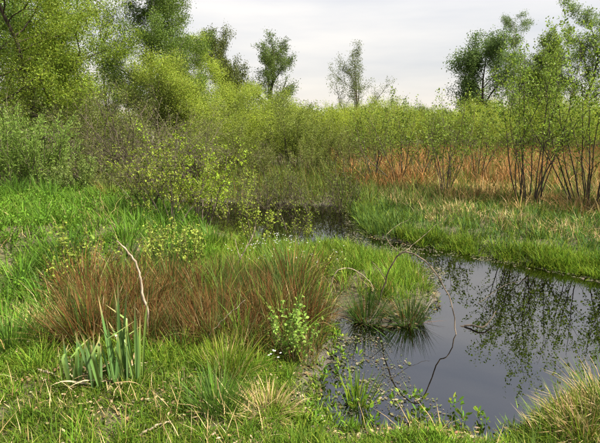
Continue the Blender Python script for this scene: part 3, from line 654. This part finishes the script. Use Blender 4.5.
tussock('grass_clump', 'arching green grass clump at the lower left frame edge', gp(10, 345), .36, .26, [('blades', GB+GD, 420, .006, 1.0, 1.0, M_GRASS)], 'foreground grass clumps', 8, .6, 'grass')
tussock('grass_clump', 'straw and green tussock beside iris leaves at the left', gp(45, 330), .30, .24, [('dead_blades', ST, 170, .005, 1.0, 1.1, M_DRY), ('blades', GB, 160, .005, .9, .8, M_GRASS)], 'foreground grass clumps', 9, .8, 'grass')
tussock('straw_tussock', 'straw-coloured tussock with green blades at the lower right corner', gp(590, 434), .35, .28, [('dead_blades', ST, 700, .006, .8, 1.3, M_DRY), ('blades', GY, 200, .006, 1.0, .6, M_GRASS)], 'near right bank tussocks', 10, .75, 'grass')
tussock('straw_tussock', 'green bladed tussock at the lower right, leaning over the pool', gp(560, 442), .25, .18, [('dead_blades', ST, 160, .005, .8, 1.0, M_DRY), ('blades', GY+GB, 220, .006, 1.0, .6, M_GRASS)], 'near right bank tussocks', 11, .8, 'grass')
tussock('straw_tussock', 'straw tussock half outside the right frame edge above the corner tussock', gp(622, 415), .42, .3, [('dead_blades', ST, 300, .006, .8, 1.1, M_DRY), ('blades', GD+GY, 300, .006, 1.0, .5, M_GRASS)], 'near right bank tussocks', 12, .7, 'grass')

# ------------------------------------------------------------------ iris plants: every leaf a part
leafmesh = []
for k in range(9):
    g = Geo(); n = 8; V = []; bendk = RND.uniform(-.10, .10); side = RND.uniform(-.07, .07); fold = k in (3, 7)
    for j in range(n+1):
        t_ = j/n; w = .5*(.7+.6*t_-(t_**2.6)*1.3) if j < n else .01
        yo, zo, xo = bendk*t_**2, t_, side*t_**2
        if fold and t_ > .62: yo += (t_-.62)*.9; zo = .62+(t_-.62)*.25          # tip snapped over
        V += [(-w*.052+xo, yo, zo), (xo, yo+.008*(1-t_), zo), (w*.052+xo, yo, zo)]
    qd = [(3*j, 3*j+1, 3*j+4, 3*j+3) for j in range(n)]+[(3*j+1, 3*j+2, 3*j+5, 3*j+4) for j in range(n)]
    c = np.array([(.12, .22, .055), (.15, .26, .07), (.09, .18, .045), (.17, .27, .06), (.13, .23, .075), (.19, .28, .055), (.10, .20, .06), (.15, .22, .05), (.12, .24, .065)][k])
    cc = np.tile(c, (len(V), 1)); cc[-6:] = (.30, .24, .10)                     # withered brown tip
    g.add(V, qd, None, cc); me = g.mesh('leaf', True); me.materials.append(M_IRIS); leafmesh.append(me)
deadmesh = []
for k in range(3):
    g = Geo(); n = 6; V = []
    for j in range(n+1):
        t_ = j/n; w = .018*(1-.9*t_**2); V += [(-w, t_, .18*math.sin(t_*2.6)+.02*math.sin(9*t_+k)), (w, t_, .18*math.sin(t_*2.6)+.03*math.cos(7*t_+k)*t_)]
    g.add(V, [(2*j, 2*j+1, 2*j+3, 2*j+2) for j in range(n)], None, np.tile(np.array([(.46, .36, .2), (.38, .27, .14), (.52, .43, .27)][k]), (len(V), 1)))
    me = g.mesh('dead_leaf', True); me.materials.append(M_DRY); deadmesh.append(me)
for (u, v, h, nl, rad, lab) in [(78, 384, .38, 18, .10, 'short iris plant with wide grey-green leaves, nearest the left edge'),
                                (102, 387, .48, 15, .08, 'middle iris plant between the short one and the tallest one'),
                                (125, 382, .70, 26, .11, 'tallest iris plant with upright blue-green sword leaves')]:
    root = empty('iris_plant', gp(u, v)); tag(root, lab, 'iris', 'iris plants on the near bank')
    for j in range(nl):
        o = link('leaf', leafmesh[RND.randrange(9)], None, root)
        a = RND.uniform(0, 6.28); r_ = rad*.8*RND.random()
        hh_ = h*RND.uniform(.5, 1.05)
        o.location = (r_*math.cos(a)*1.3, r_*math.sin(a), -.02); o.scale = (hh_*RND.uniform(.8, 1.1)*(.5/max(h, .4)), hh_, hh_)
        o.rotation_euler = (RND.gauss(0, .09), RND.gauss(0, .10)+.8*r_*math.cos(a)*1.3, RND.uniform(-1.0, 1.0))
    for j in range(6):
        o = link('dead_leaf', deadmesh[j % 3], None, root); a = RND.uniform(0, 6.28)
        o.location = (rad*.6*math.cos(a), rad*.6*math.sin(a), .02); s_ = RND.uniform(.14, .28); o.scale = (s_*1.6, s_, s_); o.rotation_euler = (RND.uniform(-.1, .5), RND.gauss(0, .3), a-1.57)

# ------------------------------------------------------------------ saplings on the near bank
for i, (u, vb, vt, n, st, cols, lab) in enumerate([
    (294, 362, 300, 800, 10, [(.20,.33,.05),(.26,.38,.07)], 'small bright-leaved bush on the near bank beside the mud shallows'),
    (70, 292, 224, 300, 6, [(.28,.34,.05),(.22,.29,.04)], 'pale yellow-green sprig in the lush bank, nearest the left edge'),
    (97, 284, 222, 260, 6, [(.28,.34,.05),(.22,.29,.04)], 'pale yellow-green sprig in the lush bank left of the bleached dead branch'),
    (160, 278, 218, 750, 12, [(.30,.35,.06),(.24,.30,.05)], 'pale yellow-green sprig bush just right of the bleached dead branch'),
    (192, 272, 224, 650, 11, [(.30,.35,.06),(.24,.30,.05)], 'pale yellow-green sprig bush at the right end of the lush bank'),
    (330, 282, 240, 110, 4, YG, 'small leafy sapling on the grassy spit')]):
    p = gp(u, vb); h = zv(vt, p[1])-p[2]
    plant('sapling', lab, 'sapling', tuple(p), 'wand', h*1.05, cols, n, leaf=(.03, .021), stems=st, lean=(4, 36), r0=.004, seed=140+i, group='saplings on the near bank', bark=M_TWIG, wood='stems', leafname='foliage', spread=.008, fine=True, foot=.06, leaf_lv=[0, 1], zmin=.25*h)

P = scatter(55, [(305,432),(318,360),(335,335),(352,345),(372,385),(410,395),(455,425),(500,436),(500,446),(320,446)], sdmin=-.3)
Q, az, hm, tint = tuft(P, 8, .025); Q[:, 2] = np.maximum(terrain(Q[:, 0], Q[:, 1]), 0)+rng.uniform(.01, .07, len(Q))
g = Geo(); D_ = unit(np.stack([np.cos(az)*.8, np.sin(az)*.8, np.full(len(az), .7)], 1)); leaves(g, Q, rng.uniform(.02, .05, len(Q)), rng.uniform(.012, .025, len(Q)), palette(len(Q), GY+GB), D=D_, fine=True)
tag(link('mud_sprouts', g.mesh('mud_sprouts'), M_GRASS), 'broad-leaved green sprouts emerging from the muddy shallows', 'water plants', kind='stuff')

# ------------------------------------------------------------------ dead wood
def smooth(pts, rad, n=24, wob=.0, seed=1):
    P = np.array(pts, float); t = np.linspace(0, len(P)-1, n); o_ = []
    Pe = np.vstack([2*P[0]-P[1], P, 2*P[-1]-P[-2]])
    for x in t:
        i = min(int(x), len(P)-2); f = x-i; a, b, c, d = Pe[i], Pe[i+1], Pe[i+2], Pe[i+3]
        o_.append(.5*((2*b)+(-a+c)*f+(2*a-5*b+4*c-d)*f*f+(-a+3*b-3*c+d)*f**3))
    o_ = np.array(o_); rs = np.random.default_rng(seed); o_ += rs.normal(size=o_.shape)*wob
    return [tuple(x) for x in o_], list(np.interp(np.linspace(0, 1, n), np.linspace(0, 1, len(rad)), rad)*(1+rs.normal(size=n)*.08))
def at(u, v, Yd): 
    d = ray(u, v); k = Yd/d[1]; return (d[0]*k, Yd, CAM_Z+d[2]*k)
def branch(name, label, main, rad, mat, twigs=(), wob=.003, seed=1, group=None):
    b = Vector(main[0]); root = empty(name, b); tag(root, label, 'branch', group)
    def loc(ps): return [tuple(Vector(p)-b) for p in ps]
    p, r = smooth(loc(main), rad, 30, wob, seed); g = Geo(); tubes(g, [(p, r)], 7); limb = link('limb', g.mesh('limb', True), mat, root)
    for k, (tp, tr) in enumerate(twigs):
        p, r = smooth(loc(tp), tr, 14, wob, seed+k+1); g = Geo(); tubes(g, [(p, r)], 5); link('twig', g.mesh('twig', True), mat, limb)
b0 = gp(378, 304)
yb_ = b0[1]
e0 = flat(456, 334, 0)
arch = [tuple(b0-np.array([0, 0, .05])), at(385, 281, yb_-.05), at(392, 264, yb_-.1), at(402, 253, yb_-.2), at(414, 254, yb_-.35), at(430, 266, yb_-.5), at(444, 286, e0[1]+.18), at(452, 305, e0[1]+.06), tuple(e0), (e0[0]+.02, e0[1]-.05, -.15)]
branch('arching_branch', 'grey-brown branch arching from the spit over into the pool', arch, [.008, .007, .007, .0065, .006, .0055, .005, .005, .005, .004], M_WETWOOD,
       [([at(402, 253, yb_-.2), at(392, 246, yb_), at(386, 236, yb_+.1), at(396, 226, yb_+.3), at(410, 219, yb_+.5)], [.003, .002, .0012]),
        ([at(398, 256, yb_-.15), at(414, 244, yb_+.1), at(432, 228, yb_+.4), at(440, 221, yb_+.5)], [.003, .002, .0012]),
        ([at(386, 280, yb_-.05), at(378, 268, yb_), at(372, 262, yb_)], [.004, .003, .002])], .003, 3)
w0 = flat(455, 330, 0)
w1 = flat(497, 312, 0)
branch('sunken_branch', 'dark branch lying in the pool beside the arching branch', [flat(459, 327, -.01), flat(470, 325, .02), flat(482, 327, .03), flat(489, 322, .04), at(496, 311, flat(492, 318)[1])], [.008, .009, .008, .006, .004], M_BARKD, [], .002, 5)
t0 = flat(478, 303, 0)
branch('thin_twig', 'thin pale twig poking out of the open water', [flat(474, 306, -.03), at(484, 299, t0[1]), at(497, 290, t0[1]+.05), at(508, 284, t0[1]+.1), at(520, 281, t0[1]+.1), at(531, 277, t0[1]+.1)], [.003, .003, .0025, .0015], M_BARK,
       [([at(508, 284, t0[1]+.1), at(512, 276, t0[1]+.1), at(510, 270, t0[1]+.1)], [.002, .0015])], .002, 7)
d0 = gp(147, 338); dY = d0[1]
branch('dead_branch', 'bleached curved dead branch standing in the brown rushes', [tuple(d0), at(148, 312, dY), at(143, 297, dY), at(141, 280, dY), at(137, 266, dY), at(129, 253, dY), at(117, 241, dY-.05)], [.008, .008, .011, .008, .008, .008, .005], M_DEAD,
       [([at(141, 282, dY), at(147, 274, dY), at(150, 268, dY)], [.003, .002, .0015]), ([at(131, 255, dY), at(127, 258, dY), at(124, 262, dY)], [.003, .002])], .003, 9)
s0 = gp(240, 272)
branch('dead_twig', 'bleached forked twig standing in front of the white flowers', [tuple(s0), at(238, 264, s0[1]), at(245, 250, s0[1]), at(252, 237, s0[1]), at(255, 227, s0[1])], [.009, .008, .007, .005], M_DEAD,
       [([at(240, 259, s0[1]), at(237, 248, s0[1]), at(235, 239, s0[1])], [.006, .005, .003])], .002, 11)
s1 = gp(332, 300)
branch('bent_twig', 'thin bent twig over the grassy spit', [tuple(s1), at(331, 285, s1[1]), at(336, 272, s1[1]), at(346, 268, s1[1]), at(358, 272, s1[1]), at(370, 282, s1[1]), at(376, 296, s1[1]-.1)], [.005, .005, .004, .003], M_DEAD, [], .002, 13)
for k, (u1, v1, u2, v2, lab) in enumerate([(38, 372, 62, 381, 'short pale stick lying left of the iris plants'), (76, 381, 112, 366, 'pale dead leaf stalk lying across the foot of the irises'), (140, 438, 172, 424, 'pale stick lying at the bottom of the foreground'),
                                           (200, 348, 245, 300, 'long pale dead stalk leaning in the rush band')]):
    a = gp(u1, v1); b = gp(u2, v2)
    if k == 3: b = np.array(at(u2, v2, a[1]))
    mid = (a+b)/2+np.array([0, 0, .03]); a[2] += .02; b[2] += .02 if k < 3 else 0
    branch('dead_stick', lab, [tuple(a), tuple(mid), tuple(b)], [.006, .006, .004] if k < 3 else [.003, .003, .002], M_DEAD, [], .003, 20+k, 'dead sticks on the near bank')

# ------------------------------------------------------------------ litter, floating bits, flowers (uncountable)
def flakes(name, label, P, s, cols, cat, mat=M_DRY, tilt=.35):
    n = len(P); a = rng.random(n)*2*np.pi
    D = unit(np.stack([np.cos(a), np.sin(a), rng.normal(size=n)*tilt], 1)); sz = s[0]+(s[1]-s[0])*rng.random(n)**2.2
    g = Geo(); b0_ = len(P)
    N = unit(np.stack([rng.normal(size=n)*tilt, rng.normal(size=n)*tilt, np.ones(n)], 1)); S = unit(np.cross(D, N))
    Lx = sz[:, None]; Wx = (sz*rng.uniform(.35, .7, n))[:, None]; c = palette(n, cols)
    V = np.stack([P-D*Lx*.5, P-D*Lx*.15+S*Wx*.5+N*Lx*.08*tilt, P+D*Lx*.25+S*Wx*.4+N*Lx*.1*tilt, P+D*Lx*.5, P+D*Lx*.25-S*Wx*.4+N*Lx*.1*tilt, P-D*Lx*.15-S*Wx*.5+N*Lx*.08*tilt], 1)
    b = (np.arange(n)*6)[:, None]
    g.add(V.reshape(-1, 3), np.concatenate([b+np.array([0, 1, 2, 3]), b+np.array([0, 3, 4, 5])]), None, np.repeat(c, 6, 0))
    tag(link(name, g.mesh(name), mat), label, cat, kind='stuff')
P = scatter(4200, fore, clump=(.3, .75, .2), seed=81); P[:, 2] += rng.uniform(.012, .04, len(P))
flakes('leaf_litter', 'tan dead leaves scattered through the foreground grass', P, (.012, .04), [(.42,.31,.18),(.34,.22,.12),(.5,.4,.27),(.22,.13,.07)], 'dead leaves')
x_ = rng.uniform(-3.5, 6, 160000); y_ = rng.uniform(2.2, 9.5, 160000); sd__ = sdist(x_, y_); k_ = (sd__ > -.07) & (sd__ < .13) & (rng.random(len(x_)) < .75*sstep(.25, .6, vnoise(x_, y_, .18, 97)))
x_, y_ = x_[k_], y_[k_]; P = np.stack([x_, y_, np.maximum(terrain(x_, y_), 0)+rng.uniform(.003, .02, len(x_))], 1)
flakes('shore_litter', 'wet dark leaves and plant bits caught along the waterline', P, (.012, .05), [(.07,.05,.03),(.12,.085,.045),(.05,.06,.02),(.2,.15,.085),(.08,.10,.03)], 'dead leaves', tilt=.3)
tufts('shore_shoots', 'small shoots sprouting along the waterline', P[rng.random(len(P)) < .10], 7, .03, (.04, .13), (.004, .009), GY+GD, .5, 1.0, 2)
def on_water(n, poly, cl, seed):
    Pp = np.array([flat(u, v)[:2] for u, v in poly]); x = rng.uniform(Pp[:, 0].min(), Pp[:, 0].max(), n*8); y = rng.uniform(Pp[:, 1].min(), Pp[:, 1].max(), n*8)
    k = inpoly(x, y, Pp) & (rng.random(n*8) < sstep(cl[0], cl[1], vnoise(x, y, cl[2], seed)*.6+vnoise(x, y, cl[2]*.3, seed+1)*.4))
    x, y = x[k][:n], y[k][:n]; zt = terrain(x, y)
    return np.stack([x, y, np.maximum(zt, 0)+.004+rng.random(len(x))*.004], 1)
flakes('floating_leaves', 'small leaves and plant bits floating in the mud shallows', on_water(700, [(325,320),(370,328),(400,350),(430,390),(470,420),(420,415),(345,424),(322,395)], (.45, .75, .16), 91), (.004, .034), [(.13,.12,.07),(.10,.13,.04),(.22,.19,.13),(.07,.05,.03),(.09,.12,.03)], 'floating leaves', tilt=.06)
flakes('shallow_debris', 'fine dark plant debris in the muddy shallows', on_water(4200, [(305,410),(312,365),(326,335),(345,322),(385,330),(392,352),(420,392),(455,420),(455,434),(340,436)], (.25, .6, .12), 99), (.003, .016), [(.09,.085,.06),(.06,.05,.035),(.13,.12,.09),(.07,.085,.03)], 'debris', tilt=.12)
flakes('pond_scum', 'pale brown scum drifting on the near open water', on_water(520, [(455,355),(500,352),(520,385),(560,405),(535,430),(480,425),(470,400)], (.55, .75, .3), 93), (.01, .04), [(.2,.18,.14),(.15,.13,.1)], 'scum', tilt=.02)
flakes('shore_scum', 'brownish floating mat along the far pool edge', on_water(2600, [(352,208),(372,236),(440,246),(500,256),(640,284),(640,292),(560,275),(500,264),(440,254),(445,275),(436,300),(420,268),(380,254),(345,246),(345,215)], (.35, .65, .3), 95), (.012, .04), [(.13,.115,.08),(.1,.11,.05),(.17,.15,.11)], 'scum', tilt=.03)
def flowers(name, label, P, s, stalk):
    g = Geo(); n = len(P); top = P.copy(); top[:, 2] += stalk
    for k in range(5):
        a = 2*np.pi*k/5+rng.random(n)
        D = unit(np.stack([np.cos(a), np.sin(a), .35*np.ones(n)], 1)); N = np.tile([0, 0, 1.], (n, 1)); S = unit(np.cross(D, N))
        V = np.stack([top, top+D*s*.5+S*s*.3, top+D*s, top+D*s*.5-S*s*.3], 1)
        g.add(V.reshape(-1, 3), (np.arange(n)*4)[:, None]+np.arange(4), None, np.full((n*4, 3), .8))
    blades(g, P, np.full(n, stalk), np.full(n, .003), np.zeros(n), np.zeros(n), palette(n, GB), 1)
    tag(link(name, g.mesh(name), M_LEAF), label, 'flowers', kind='stuff')
flowers('white_flowers', 'cluster of small white flowers behind the forked dead twig', scatter(38, [(250,262),(272,246),(296,250),(290,262)], sdmin=0), .012, .22)
flowers('white_flowers', 'white flowers dotted over the grassy spit', scatter(60, [(215,262),(300,255),(345,262),(340,285),(240,280)], sdmin=0), .011, .24)
flowers('white_flowers', 'few white flowers beside the small bright-leaved bush', scatter(7, [(262,365),(290,360),(300,372),(270,376)], sdmin=0), .011, .14)
